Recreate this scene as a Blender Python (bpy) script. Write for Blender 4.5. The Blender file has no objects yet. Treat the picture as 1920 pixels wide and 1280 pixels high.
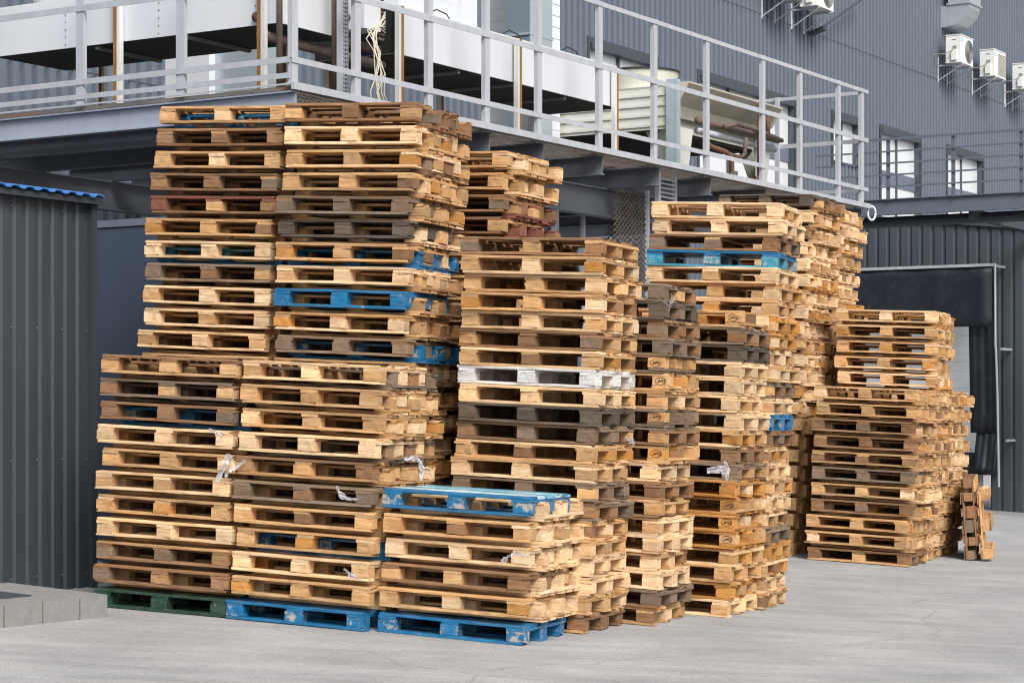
import bpy, math, random
from mathutils import Vector, Matrix
R = math.radians
random.seed(11)
scene = bpy.context.scene

# ---------------------------------------------------------------- camera, sky, sun
EYE = 1.96
F = 3917.0            # focal length in pixels of a 1920 px wide picture
cam_d = bpy.data.cameras.new('camera'); cam = bpy.data.objects.new('camera', cam_d)
scene.collection.objects.link(cam); scene.camera = cam
cam.location = (0, 0, EYE); cam.rotation_euler = (R(90), 0, 0)
cam_d.sensor_width = 36; cam_d.lens = 36 * F / 1920
cam_d.shift_y = 115 / 1920; cam_d.clip_start = 0.1; cam_d.clip_end = 500
HZ = 755.0

SUN_EL, SUN_AZ = 42, 158          # azimuth from +Y clockwise (towards +X)
world = bpy.data.worlds.new('World'); scene.world = world; world.use_nodes = True
wn = world.node_tree; bg = wn.nodes['Background']
sky = wn.nodes.new('ShaderNodeTexSky'); sky.sky_type = 'NISHITA'; sky.sun_disc = False
sky.sun_elevation = R(SUN_EL); sky.sun_rotation = R(SUN_AZ)
sky.dust_density = 4; sky.air_density = 1.2
hs = wn.nodes.new('ShaderNodeHueSaturation'); hs.inputs['Saturation'].default_value = .38
wn.links.new(sky.outputs[0], hs.inputs['Color']); wn.links.new(hs.outputs[0], bg.inputs['Color'])
bg.inputs['Strength'].default_value = 0.105
sd = bpy.data.lights.new('sun', 'SUN'); sd.energy = 2.5; sd.angle = R(26); sd.color = (1, .97, .93)
sun = bpy.data.objects.new('sun', sd); scene.collection.objects.link(sun)
sdir = Vector((math.sin(R(SUN_AZ)) * math.cos(R(SUN_EL)), math.cos(R(SUN_AZ)) * math.cos(R(SUN_EL)), math.sin(R(SUN_EL))))
sun.rotation_euler = (-sdir).to_track_quat('-Z', 'Y').to_euler()
scene.view_settings.view_transform = 'Standard'; scene.view_settings.look = 'None'
scene.view_settings.exposure = 0.5; scene.view_settings.gamma = 1
scene.render.filter_size = 1.1; scene.cycles.pixel_filter_type = 'BLACKMAN_HARRIS'; scene.cycles.filter_width = 1.1

# ---------------------------------------------------------------- helpers
COL = scene.collection
def gz(x, y): return -.043 * x + .0119 * y          # the yard falls to the right
GN = Vector((.043, -.0119, 1)).normalized()
r2 = Vector((.527, .85, 0)).normalized()             # the building's long direction (away, right)
l2 = Vector((-.85, .527, 0)).normalized()            # square to it (away, left)
n2 = -l2                                             # out of the facade
ZV = Vector((0, 0, 1))
KU = 1.07                                            # plan of platform and facade scaled up about the camera, heights likewise
C0 = Vector((-1.985, 18.83, 0))                      # corner of the platform
def P(t, s, z=0): return C0 + r2 * (t * KU) + l2 * (s * KU) + ZV * z
def t_at(px, s):                                     # where a sight line crosses the line s = const
    a = (px - 960) / F; o = C0 + l2 * (s * KU)
    return (a * o.y - o.x) / (r2.x - a * r2.y) / KU
def s_at(px, t):
    a = (px - 960) / F; o = C0 + r2 * (t * KU)
    return (a * o.y - o.x) / (l2.x - a * l2.y) / KU
def z_at(py, p): return EYE + (HZ - py) / F * p.y

class MB:
    def __init__(s): s.v = []; s.f = []; s.m = []
    def add(s, vs, fs, mi=0):
        b = len(s.v); s.v += [tuple(v) for v in vs]; s.f += [tuple(i + b for i in f) for f in fs]; s.m += [mi] * len(fs)
    def obox(s, c, ax, ay, az, mi=0):                # centre and three half-axis vectors
        c = Vector(c); vs = [c + ax * i + ay * j + az * k for k in (-1, 1) for j in (-1, 1) for i in (-1, 1)]
        s.add(vs, [(0, 2, 3, 1), (4, 5, 7, 6), (0, 1, 5, 4), (2, 6, 7, 3), (0, 4, 6, 2), (1, 3, 7, 5)], mi)
    def box(s, x0, x1, y0, y1, z0, z1, mi=0):
        s.obox(((x0 + x1) / 2, (y0 + y1) / 2, (z0 + z1) / 2), Vector(((x1 - x0) / 2, 0, 0)), Vector((0, (y1 - y0) / 2, 0)), Vector((0, 0, (z1 - z0) / 2)), mi)
    def fbox(s, t0, t1, s0, s1, z0, z1, mi=0):       # box in the building's frame
        s.obox(P((t0 + t1) / 2, (s0 + s1) / 2, (z0 + z1) / 2), r2 * ((t1 - t0) / 2 * KU), l2 * ((s1 - s0) / 2 * KU), ZV * ((z1 - z0) / 2), mi)
    def bar(s, a, b, w, h, up=ZV, mi=0):
        a, b = Vector(a), Vector(b); d = b - a; L = d.length; d = d / L
        side = d.cross(up)
        if side.length < 1e-4: side = d.cross(Vector((1, 0, 0)))
        side.normalize(); u = side.cross(d)
        s.obox((a + b) / 2, d * (L / 2), side * (w / 2), u * (h / 2), mi)
    def tube(s, pts, r, n=10, mi=0, cap=True, rad=None):
        pts = [Vector(p) for p in pts]; b = len(s.v); ref = None
        for i, p in enumerate(pts):
            d = (pts[min(i + 1, len(pts) - 1)] - pts[max(i - 1, 0)]).normalized()
            if ref is None:
                ref = d.cross(ZV)
                if ref.length < .1: ref = d.cross(Vector((1, 0, 0)))
            ref = (ref - d * ref.dot(d)).normalized(); o = d.cross(ref)
            rr = rad[i] if rad else r
            for k in range(n):
                a = 2 * math.pi * k / n
                s.v.append(tuple(p + (ref * math.cos(a) + o * math.sin(a)) * rr))
        for i in range(len(pts) - 1):
            for k in range(n):
                s.f.append((b + i * n + k, b + i * n + (k + 1) % n, b + (i + 1) * n + (k + 1) % n, b + (i + 1) * n + k)); s.m.append(mi)
        if cap:
            s.f.append(tuple(b + k for k in reversed(range(n)))); s.m.append(mi)
            s.f.append(tuple(b + (len(pts) - 1) * n + k for k in range(n))); s.m.append(mi)
    def quad(s, a, b, c, d, mi=0): s.add([a, b, c, d], [(0, 1, 2, 3)], mi)
    def prism(s, poly, d, mi=0):                     # polygon of 3-D points extruded by the vector d
        n = len(poly); vs = [Vector(p) for p in poly] + [Vector(p) + d for p in poly]
        fs = [tuple(reversed(range(n))), tuple(range(n, 2 * n))] + [(i, (i + 1) % n, (i + 1) % n + n, i + n) for i in range(n)]
        s.add(vs, fs, mi)
    def mesh(s, name, mats, smooth=False):
        me = bpy.data.meshes.new(name); me.from_pydata(s.v, [], s.f)
        for m in (mats if isinstance(mats, (list, tuple)) else [mats]): me.materials.append(m)
        me.polygons.foreach_set('material_index', s.m)
        if smooth: me.polygons.foreach_set('use_smooth', [True] * len(s.f))
        me.update(); return me
    def build(s, name, mats, parent=None, loc=None, smooth=False):
        """mesh with its origin at loc (or the middle of its base)"""
        xs = [v[0] for v in s.v]; ys = [v[1] for v in s.v]; zs = [v[2] for v in s.v]
        o = Vector(loc) if loc is not None else Vector(((min(xs) + max(xs)) / 2, (min(ys) + max(ys)) / 2, min(zs)))
        s.v = [(a - o.x, b - o.y, c - o.z) for a, b, c in s.v]
        ob = bpy.data.objects.new(name, s.mesh(name, mats, smooth)); COL.objects.link(ob)
        if parent:
            ob.parent = parent; ob.location = o - wpos(parent)
        else: ob.location = o
        return ob
def wpos(o):
    p = Vector(o.location)
    while o.parent: o = o.parent; p += Vector(o.location)
    return p
def tag(o, label=None, cat=None, group=None, kind=None):
    if label: o['label'] = label
    if cat: o['category'] = cat
    if group: o['group'] = group
    if kind: o['kind'] = kind
    return o
def thing(name, loc, label, cat, group=None):
    o = bpy.data.objects.new(name, None); o.empty_display_size = .2; o.location = loc; COL.objects.link(o)
    return tag(o, label, cat, group)

# ---------------------------------------------------------------- materials
def newmat(name):
    m = bpy.data.materials.new(name); m.use_nodes = True
    nt = m.node_tree; b = nt.nodes['Principled BSDF']
    return m, nt, b
def N(nt, t, **kw):
    n = nt.nodes.new(t)
    for k, v in kw.items():
        if k in n.inputs: n.inputs[k].default_value = v
        else: setattr(n, k, v)
    return n
def ramp(nt, a, b, ca, cb):
    n = nt.nodes.new('ShaderNodeValToRGB'); e = n.color_ramp.elements
    e[0].position = a; e[0].color = ca; e[1].position = b; e[1].color = cb
    return n
def mixc(nt, fac, a, b, mode='MIX'):
    n = nt.nodes.new('ShaderNodeMix'); n.data_type = 'RGBA'; n.blend_type = mode
    for sock, v in ((n.inputs[0], fac), (n.inputs[6], a), (n.inputs[7], b)):
        if hasattr(v, 'links'): nt.links.new(v, sock)
        elif isinstance(v, (int, float)): sock.default_value = v
        else: sock.default_value = (*v, 1)
    return n.outputs[2]
def simple(name, c, rough=.6, metal=0, var=.12, scale=2.0, stain=None, stain_amt=.35, streak=False, bump=0, spec=.4):
    m, nt, b = newmat(name)
    tc = N(nt, 'ShaderNodeTexCoord'); mp = N(nt, 'ShaderNodeMapping')
    mp.inputs['Scale'].default_value = (1, 1, .12) if streak else (1, 1, 1)
    nt.links.new(tc.outputs['Object'], mp.inputs[0])
    n1 = N(nt, 'ShaderNodeTexNoise', Scale=scale * 3, Detail=6.0, Roughness=.65); nt.links.new(mp.outputs[0], n1.inputs['Vector'])
    n2_ = N(nt, 'ShaderNodeTexNoise', Scale=scale, Detail=8.0, Roughness=.7); nt.links.new(mp.outputs[0], n2_.inputs['Vector'])
    r = ramp(nt, .3, .7, (1 - var, 1 - var, 1 - var, 1), (1 + var, 1 + var, 1 + var, 1)); nt.links.new(n1.outputs[0], r.inputs[0])
    out = mixc(nt, 1.0, c, r.outputs[0], 'MULTIPLY')
    if stain:
        r2_ = ramp(nt, .52, .7, (0, 0, 0, 1), (stain_amt,) * 3 + (1,)); nt.links.new(n2_.outputs[0], r2_.inputs[0])
        out = mixc(nt, r2_.outputs[0], out, stain)
    nt.links.new(out, b.inputs['Base Color'])
    b.inputs['Roughness'].default_value = rough; b.inputs['Metallic'].default_value = metal
    b.inputs['Specular IOR Level'].default_value = spec
    if bump:
        bp = N(nt, 'ShaderNodeBump', Strength=bump, Distance=.01); nt.links.new(n1.outputs[0], bp.inputs['Height']); nt.links.new(bp.outputs[0], b.inputs['Normal'])
    return m

def wood_material(name, painted=False):
    m, nt, b = newmat(name); L = nt.links.new
    oi = N(nt, 'ShaderNodeObjectInfo'); tc = N(nt, 'ShaderNodeTexCoord')
    rv = N(nt, 'ShaderNodeVectorMath', operation='SCALE'); rv.inputs[0].default_value = (37, 91, 53); L(oi.outputs['Random'], rv.inputs['Scale'])
    ad = N(nt, 'ShaderNodeVectorMath', operation='ADD'); L(tc.outputs['Object'], ad.inputs[0]); L(rv.outputs[0], ad.inputs[1])
    mp = N(nt, 'ShaderNodeMapping'); mp.inputs['Scale'].default_value = (3.0, 34, 34); L(ad.outputs[0], mp.inputs[0])
    g = N(nt, 'ShaderNodeTexNoise', Scale=1.6, Detail=5.0, Roughness=.62, Distortion=.6); L(mp.outputs[0], g.inputs['Vector'])
    gr = ramp(nt, .28, .72, (.62, .56, .48, 1), (1.14, 1.15, 1.17, 1)); L(g.outputs[0], gr.inputs[0])
    col = mixc(nt, 1.0, oi.outputs['Color'], gr.outputs[0], 'MULTIPLY')
    # weather blotches
    st = N(nt, 'ShaderNodeTexNoise', Scale=7.0, Detail=7.0, Roughness=.7); L(ad.outputs[0], st.inputs['Vector'])
    sr = ramp(nt, .52, .74, (0, 0, 0, 1), (.62, .62, .62, 1)); L(st.outputs[0], sr.inputs[0])
    col = mixc(nt, sr.outputs[0], col, mixc(nt, .7, oi.outputs['Color'], (.10, .075, .055)))
    # knots
    mk = N(nt, 'ShaderNodeMapping'); mk.inputs['Scale'].default_value = (4.2, 11, 11); L(ad.outputs[0], mk.inputs[0])
    vo = N(nt, 'ShaderNodeTexVoronoi', Scale=1.0); L(mk.outputs[0], vo.inputs['Vector'])
    kr = ramp(nt, .07, .15, (.75, .75, .75, 1), (0, 0, 0, 1)); L(vo.outputs['Distance'], kr.inputs[0])
    col = mixc(nt, kr.outputs[0], col, mixc(nt, .55, oi.outputs['Color'], (.09, .045, .02)))
    if painted:
        pn = N(nt, 'ShaderNodeTexNoise', Scale=14.0, Detail=9.0, Roughness=.72); L(ad.outputs[0], pn.inputs['Vector'])
        # how much paint is gone differs from piece to piece
        mr = N(nt, 'ShaderNodeMapRange'); mr.inputs['To Min'].default_value = -.14; mr.inputs['To Max'].default_value = .10; L(oi.outputs['Alpha'], mr.inputs[0])
        am = N(nt, 'ShaderNodeMath', operation='ADD'); L(pn.outputs[0], am.inputs[0]); L(mr.outputs[0], am.inputs[1])
        pr = ramp(nt, .56, .60, (0, 0, 0, 1), (1, 1, 1, 1)); L(am.outputs[0], pr.inputs[0])
        wr = mixc(nt, g.outputs[0], (.24, .22, .18), (.46, .44, .40))
        fd = N(nt, 'ShaderNodeTexNoise', Scale=5.0, Detail=6.0, Roughness=.7); L(ad.outputs[0], fd.inputs['Vector'])
        fr = ramp(nt, .45, .75, (0, 0, 0, 1), (.35, .35, .35, 1)); L(fd.outputs[0], fr.inputs[0])
        lt = mixc(nt, fr.outputs[0], mixc(nt, 1.0, oi.outputs['Color'], gr.outputs[0], 'MULTIPLY'), (.16, .20, .22))
        col = mixc(nt, pr.outputs[0], lt, wr)
    L(col, b.inputs['Base Color'])
    b.inputs['Roughness'].default_value = .3 if painted else .82
    b.inputs['Specular IOR Level'].default_value = .5 if painted else .2
    bp = N(nt, 'ShaderNodeBump', Strength=.5, Distance=.004); L(g.outputs[0], bp.inputs['Height']); L(bp.outputs[0], b.inputs['Normal'])
    return m

M = {}
M['wood'] = wood_material('rough_sawn_wood')
M['paint'] = wood_material('worn_painted_wood', True)
M['ink'] = simple('burnt_mark', (.035, .02, .012), .8)
M['galv'] = simple('galvanised_steel', (.47, .49, .53), .5, .25, .10, 3, (.30, .29, .28), .35, True)
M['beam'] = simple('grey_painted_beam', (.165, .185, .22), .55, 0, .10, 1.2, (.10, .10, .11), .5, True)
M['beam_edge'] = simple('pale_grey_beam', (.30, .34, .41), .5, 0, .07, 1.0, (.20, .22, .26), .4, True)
M['white'] = simple('white_sheet_metal', (.64, .665, .70), .4, 0, .03, .8, (.6, .62, .64), .25, True)
M['white_leg'] = simple('white_leg_paint', (.68, .69, .68), .5, 0, .06, 2, (.35, .24, .10), .5, True)
M['rust'] = simple('rusted_steel', (.30, .15, .045), .85, 0, .35, 4, (.50, .42, .28), .7, True)
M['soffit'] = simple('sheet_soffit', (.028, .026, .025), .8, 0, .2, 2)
M['rib'] = simple('soffit_rib', (.22, .22, .22), .7)
M['deckmesh'] = simple('rusty_deck_mesh', (.22, .205, .19), .8, 0, .25, 1.2, (.30, .13, .05), .8)
M['beige'] = simple('cream_sheet_metal', (.61, .62, .565), .5, 0, .05, 1.0, (.50, .48, .38), .35, True)
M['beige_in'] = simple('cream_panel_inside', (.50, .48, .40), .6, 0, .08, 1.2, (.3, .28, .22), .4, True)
M['pipe'] = simple('brown_pipe_insulation', (.135, .10, .085), .8, 0, .25, 5, (.26, .20, .15), .5)
M['rustpipe'] = simple('rust_primer_pipe', (.19, .10, .07), .8, 0, .3, 4, (.13, .09, .07), .6)
M['black'] = simple('black_plastic', (.02, .02, .022), .6)
M['cable'] = simple('cream_cable', (.62, .58, .48), .6)
M['facade'] = simple('grey_blue_cladding', (.135, .162, .205), .45, .1, .03, .3, (.115, .14, .18), .3)
M['darkclad'] = simple('dark_slate_cladding', (.056, .070, .082), .5, 0, .06, .7, (.065, .08, .09), .4, True)
M['shedclad'] = simple('shed_dark_cladding', (.040, .049, .060), .42, .1, .06, .9, (.075, .085, .095), .4, True)
M['shedroof'] = simple('blue_roof_sheet', (.05, .16, .42), .5, 0, .1)
M['fence'] = simple('dark_blue_panel', (.052, .070, .105), .45, 0, .05, .8)
M['frame'] = simple('dark_window_frame', (.055, .065, .08), .5)
M['spandrel'] = simple('blue_grey_spandrel', (.13, .15, .20), .4)
M['door'] = simple('white_dock_door', (.76, .79, .82), .5, 0, .04)
M['rubber'] = simple('black_dock_curtain', (.016, .021, .030), .5, 0, .25, 3, (.07, .08, .095), .4, False, .6)
M['concrete'] = simple('rough_concrete', (.22, .22, .215), .9, 0, .13, 4, (.20, .19, .17), .45, False, .5)
M['duct'] = simple('galvanised_duct', (.48, .55, .58), .35, .5, .05, 1)
M['post_blue'] = simple('pale_blue_post', (.36, .43, .48), .5)
M['duct2'] = simple('blue_grey_duct', (.17, .21, .25), .5, .1, .05, 1)
M['acwhite'] = simple('ac_white', (.74, .74, .73), .45, 0, .04, 2)
M['acgrey'] = simple('ac_grille_grey', (.22, .22, .22), .6)
M['acblue'] = simple('ac_pale_blue_badge', (.35, .58, .82), .5)
M['film'] = simple('plastic_film', (.50, .50, .53), .3, 0, .3, 20, (.30, .30, .32), .6, False, .4, .7)
M['film'].node_tree.nodes['Principled BSDF'].inputs['Alpha'].default_value = .72
m, nt, b = newmat('window_glass'); b.inputs['Base Color'].default_value = (.93, .95, .98, 1); b.inputs['Metallic'].default_value = .4; b.inputs['Roughness'].default_value = .25; M['glass'] = m

# asphalt
m, nt, b = newmat('worn_asphalt'); L = nt.links.new
tc = N(nt, 'ShaderNodeTexCoord')
n1 = N(nt, 'ShaderNodeTexNoise', Scale=.9, Detail=8.0, Roughness=.6); L(tc.outputs['Object'], n1.inputs['Vector'])
n3 = N(nt, 'ShaderNodeTexNoise', Scale=55.0, Detail=4.0, Roughness=.7); L(tc.outputs['Object'], n3.inputs['Vector'])
mp = N(nt, 'ShaderNodeMapping'); mp.inputs['Rotation'].default_value = (0, 0, R(-25)); mp.inputs['Scale'].default_value = (.5, 3.5, 1); L(tc.outputs['Object'], mp.inputs[0])
n4 = N(nt, 'ShaderNodeTexNoise', Scale=1.2, Detail=9.0, Roughness=.7); L(mp.outputs[0], n4.inputs['Vector'])
c1 = ramp(nt, .35, .68, (.30, .30, .30, 1), (.395, .393, .39, 1)); L(n1.outputs[0], c1.inputs[0])
c3 = ramp(nt, .3, .7, (.74, .74, .74, 1), (1.24, 1.24, 1.24, 1)); L(n3.outputs[0], c3.inputs[0])
c4 = ramp(nt, .35, .7, (.86, .86, .87, 1), (1.10, 1.10, 1.095, 1)); L(n4.outputs[0], c4.inputs[0])
co = mixc(nt, 1.0, mixc(nt, 1.0, c1.outputs[0], c3.outputs[0], 'MULTIPLY'), c4.outputs[0], 'MULTIPLY')
vc = N(nt, 'ShaderNodeTexVoronoi', Scale=.33, feature='DISTANCE_TO_EDGE')
dn = N(nt, 'ShaderNodeTexNoise', Scale=1.6, Detail=5.0); L(tc.outputs['Object'], dn.inputs['Vector'])
L(mixc(nt, .35, tc.outputs['Object'], dn.outputs['Color']), vc.inputs['Vector'])
cr = ramp(nt, .001, .004, (.28, .28, .28, 1), (0, 0, 0, 1)); L(vc.outputs['Distance'], cr.inputs[0])
co = mixc(nt, cr.outputs[0], co, (.12, .12, .12))
L(co, b.inputs['Base Color']); b.inputs['Roughness'].default_value = .9; b.inputs['Specular IOR Level'].default_value = .25
bp = N(nt, 'ShaderNodeBump', Strength=.6, Distance=.006); L(n3.outputs[0], bp.inputs['Height']); L(bp.outputs[0], b.inputs['Normal'])
M['asphalt'] = m

# ---------------------------------------------------------------- ground
g = MB(); E = 140
g.add([(x, y, gz(x, y)) for x, y in ((-E, -60), (E, -60), (E, 160), (-E, 160))], [(0, 1, 2, 3)])
tag(g.build('ground', M['asphalt'], loc=(0, 0, 0)), 'worn pale grey asphalt yard falling gently to the right', kind='structure')

# ---------------------------------------------------------------- corrugated sheet with openings
def corrugated(mb, o, d, out, L_, z0, z1, pitch, depth, prof=(.45, .12, .31, .12), holes=(), z1b=None):
    """sheet from o along d; crests stand out by depth; z1b = top height at the far end"""
    pts = []
    x = 0
    while x < L_:
        a = x
        for w, h0, h1 in ((prof[0], 1, 1), (prof[1], 1, 0), (prof[2], 0, 0), (prof[3], 0, 1)):
            pts.append((a, h0)); a += w * pitch
        x += pitch
    pts.append((min(x, L_ + pitch), 1))
    def off(u):
        f = (u / pitch) % 1.0; a = 0
        for w, h0, h1 in ((prof[0], 1, 1), (prof[1], 1, 0), (prof[2], 0, 0), (prof[3], 0, 1)):
            if f <= a + w: return h0 + (h1 - h0) * (f - a) / w
            a += w
        return 1
    us = sorted(set([round(p[0], 5) for p in pts if p[0] <= L_] + [L_] + [round(q, 5) for h in holes for q in h[:2] if 0 < q < L_]))
    for a, b_ in zip(us, us[1:]):
        mid = (a + b_) / 2
        iv = [(z0, None)]
        for h in holes:
            if h[0] <= mid <= h[1]:
                nv = []
                for q0, q1 in iv:
                    top = q1 if q1 is not None else 1e9
                    if h[3] <= q0 or h[2] >= top: nv.append((q0, q1)); continue
                    if h[2] > q0: nv.append((q0, h[2]))
                    if h[3] < top: nv.append((h[3], q1))
                iv = nv
        pa = Vector(o) + d * a + out * (depth * off(a + 1e-6)); pb = Vector(o) + d * b_ + out * (depth * off(b_ - 1e-6))
        for q0, q1 in iv:
            ta = q1 if q1 is not None else z1 + ((z1b - z1) * a / L_ if z1b is not None else 0)
            tb = q1 if q1 is not None else z1 + ((z1b - z1) * b_ / L_ if z1b is not None else 0)
            mb.quad((pa.x, pa.y, q0), (pb.x, pb.y, q0), (pb.x, pb.y, tb), (pa.x, pa.y, ta))

# ---------------------------------------------------------------- the warehouse facade behind everything
SF = 5.8
TF0, TF1 = -8.0, 46.0
build = thing('warehouse_building', P(19, SF), 'tall warehouse wall in grey blue corrugated cladding with dark framed windows', 'building')
ZH, ZS1, ZS2, ZB = EYE + 6.17, EYE + 5.28, EYE + 4.95, EYE + 3.95
wins = [(15.1, 17.4, 2), (19.0, 23.1, 3), (27.5, 29.8, 2), (31.5, 33.9, 2), (-5.5, -3.2, 2)]
holes = [(a - TF0, b_ - TF0, ZB, ZH) for a, b_, _ in wins] + [(24.95 - TF0, 26.3 - TF0, EYE + 5.15, ZH)]
w = MB(); corrugated(w, P(TF0, SF), r2, n2, (TF1 - TF0) * KU, -.8, EYE + 15.5, .20, .070, (.50, .06, .38, .06), holes=[(a * KU, b_ * KU, c, d) for a, b_, c, d in holes])
w.build('wall', M['facade'], build)
w = MB()
for zq in (4.0, 7.75, 11.5): w.fbox(TF0, TF1, SF - .069, SF - .066, EYE + zq, EYE + zq + .014)
w.build('sheet_seam', M['frame'], build)
w = MB(); w.fbox(TF0 - .1, TF1 + .1, SF + .45, SF + 9, -.8, EYE + 15.4); w.build('building_core', M['frame'], build)
w = MB(); w.fbox(TF0 - .2, TF1 + .2, SF - .15, SF + 9, EYE + 15.52, EYE + 15.75); w.build('roof_cap', M['frame'], build)
def window(a, b_, zb, zt, panes, bands, parent=build):
    f = MB(); fw = .05
    # reveal and frame set back behind the sheet
    for x0, x1 in ((a, a + fw), (b_ - fw, b_)): f.fbox(x0, x1, SF - .06, SF + .14, zb, zt)
    f.fbox(a + fw, b_ - fw, SF - .10, SF + .14, zt - .08, zt); f.fbox(a + fw, b_ - fw, SF - .08, SF + .14, zb, zb + .05)
    f.fbox(a - .06, a, SF - .092, SF - .067, zb - .1, zt + .1); f.fbox(b_, b_ + .06, SF - .092, SF - .067, zb - .1, zt + .1)
    f.fbox(a, b_, SF - .092, SF - .067, zt, zt + .1)
    zz = [zb + .05] + [q for bd in bands for q in bd] + [zt - .08]
    win = f.build('window', M['frame'], parent)
    pw = (b_ - a - 2 * fw) / panes
    m1 = MB()
    for i in range(1, panes): m1.fbox(a + fw + i * pw - .035, a + fw + i * pw + .035, SF + .02, SF + .08, zb + .051, zt - .081)
    if panes > 1: m1.build('mullion', M['frame'], win)
    g = MB(); sp = MB()
    for k in range(0, len(zz), 2): g.fbox(a + fw + .002, b_ - fw - .002, SF + .05, SF + .07, zz[k], zz[k + 1])
    for bd in bands: sp.fbox(a + fw + .002, b_ - fw - .002, SF + .03, SF + .08, bd[0] + .001, bd[1] - .001)
    g.build('pane', M['glass'], win)
    if bands: sp.build('spandrel', M['spandrel'], win)
for a, b_, n in wins: window(a, b_, ZB, ZH, n, [(ZS2, ZS1)])
window(24.95, 26.3, EYE + 5.15, ZH, 2, [])

# ---------------------------------------------------------------- air conditioners on the facade
def ac_unit(t, z, label, grille=True):
    W_, D_, H_ = .82, .34, .67
    s1 = SF - .29; s0 = s1 - D_
    root = thing('air_conditioner', P(t + W_ / 2, s1 - D_ / 2, z), label, 'air conditioner', 'air conditioners bracketed on the wall')
    m = MB(); m.fbox(t, t + W_, s0, s1, z + .02, z + H_ - .02); m.fbox(t - .012, t + W_ + .012, s0 - .012, s1 + .012, z + H_ - .02, z + H_)
    m.fbox(t - .006, t + W_ + .006, s0 - .006, s1 + .006, z, z + .02); m.build('casing', M['acwhite'], root)
    m = MB(); c = P(t + .55, s0, z + .32)
    if grille:
        for k in range(1, 8): 
            rr = .27 * k / 7; m_pts = [c - l2 * .012 + (r2 * math.cos(a) + ZV * math.sin(a)) * rr for a in [i * math.pi / 12 for i in range(25)]]
            m.tube(m_pts, .006, 4)
        m.tube([c + l2 * .005, c - l2 * .006], .275, 28)
        m.build('fan_grille', M['acgrey'], root)
    else:
        for k in range(17): m.fbox(t + .28, t + .80, s0 - .014, s0 - .001, z + .06 + k * .032, z + .074 + k * .032)
        m.build('fan_grille', M['beige_in'], root)
    m = MB(); m.fbox(t + .03, t + .17, s0 - .004, s0 - .001, z + H_ - .16, z + H_ - .07); m.build('badge', M['acblue'], root)
    m = MB(); m.fbox(t - .05, t - .001, s0 + .08, s0 + .20, z + .06, z + .28); m.build('valve_cover', M['acwhite'], root)
    m = MB(); m.fbox(t - .004, t - .001, s0 + .10, s0 + .20, z + H_ - .13, z + H_ - .11); m.fbox(t - .016, t - .001, s0 + .09, s0 + .17, z + .34, z + .40); m.build('vent_slot', M['acgrey'], root)
    m = MB()
    m.tube([P(t - .02, s0 + .13, z + .37), P(t - .1, s0 + .17, z + .27), P(t - .16, s0 + .3, z + .2), P(t - .22, SF - .05, z + .19)], .013, 6); m.build('hose', M['acgrey'], root)
    for tt in (t + .12, t + W_ - .12):
        m = MB()
        m.bar(P(tt, SF - .06, z - .03), P(tt, s0 - .02, z - .03), .035, .035); m.bar(P(tt, SF - .06, z + .18), P(tt, SF - .06, z - .42), .035, .035)
        m.bar(P(tt, SF - .07, z - .38), P(tt, s0 + .02, z - .05), .022, .022); m.build('bracket', M['galv'], root)
def ac_t(px): return t_at(px, SF - .62)
ZA = EYE + 8.11
ac_unit(ac_t(1800), ZA, 'white air conditioner with round fan grille under the metal duct')
ac_unit(ac_t(1863), ZA, 'white air conditioner with square slatted grille, middle of the right hand three', False)
ac_unit(ac_t(1863) + 2.35, ZA, 'white air conditioner cut by the right edge of the view')
ac_unit(ac_t(1530), ZA - .02, 'white air conditioner beside the slanted lamp arm at the top')
ac_unit(ac_t(1530) - 1.35, ZA - .02, 'white air conditioner left of the one with the lamp arm')
# duct elbow
dt = t_at(1800, SF - .5)
rt = thing('ventilation_duct', P(dt, SF - .3, EYE + 9.1), 'shiny rectangular metal duct elbow coming down the wall above an air conditioner', 'duct')
m = MB(); m.fbox(dt, dt + .75, SF - .72, SF - .22, EYE + 9.58, EYE + 13); m.fbox(dt - .03, dt + .78, SF - .75, SF - .19, EYE + 10.08, EYE + 10.12); m.fbox(dt - .03, dt + .78, SF - .75, SF - .19, EYE + 9.56, EYE + 9.60); m.build('duct_shaft', M['duct'], rt)
m = MB(); arc = [P(dt, SF - .22 - .0, EYE + 9.56)] + [P(dt, SF - .22 - .5 * math.cos(a), EYE + 9.56 - .5 * math.sin(a)) for a in [i * math.pi / 16 for i in range(9)]]
m.prism(arc, r2 * .75); m.fbox(dt, dt + .75, SF - .215, SF + .05, EYE + 9.045, EYE + 9.555); m.build('duct_elbow', M['duct'], rt)
# lamp arm
lt_ = t_at(1545, SF - .4)
rt = thing('wall_lamp', P(lt_, SF - .1, EYE + 7.8), 'small dark floodlight on a slanted arm below the air conditioners', 'lamp')
m = MB(); m.bar(P(lt_, SF - .42, EYE + 7.79), P(lt_ + .05, SF - .1, EYE + 7.7), .12, .09); m.build('lamp_head', M['frame'], rt)
m = MB(); m.tube([P(lt_ + .1, SF - .3, EYE + 7.82), P(lt_ + 2.2, SF - .3, EYE + 8.8)], .03, 8); m.build('arm', M['frame'], rt)

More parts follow.
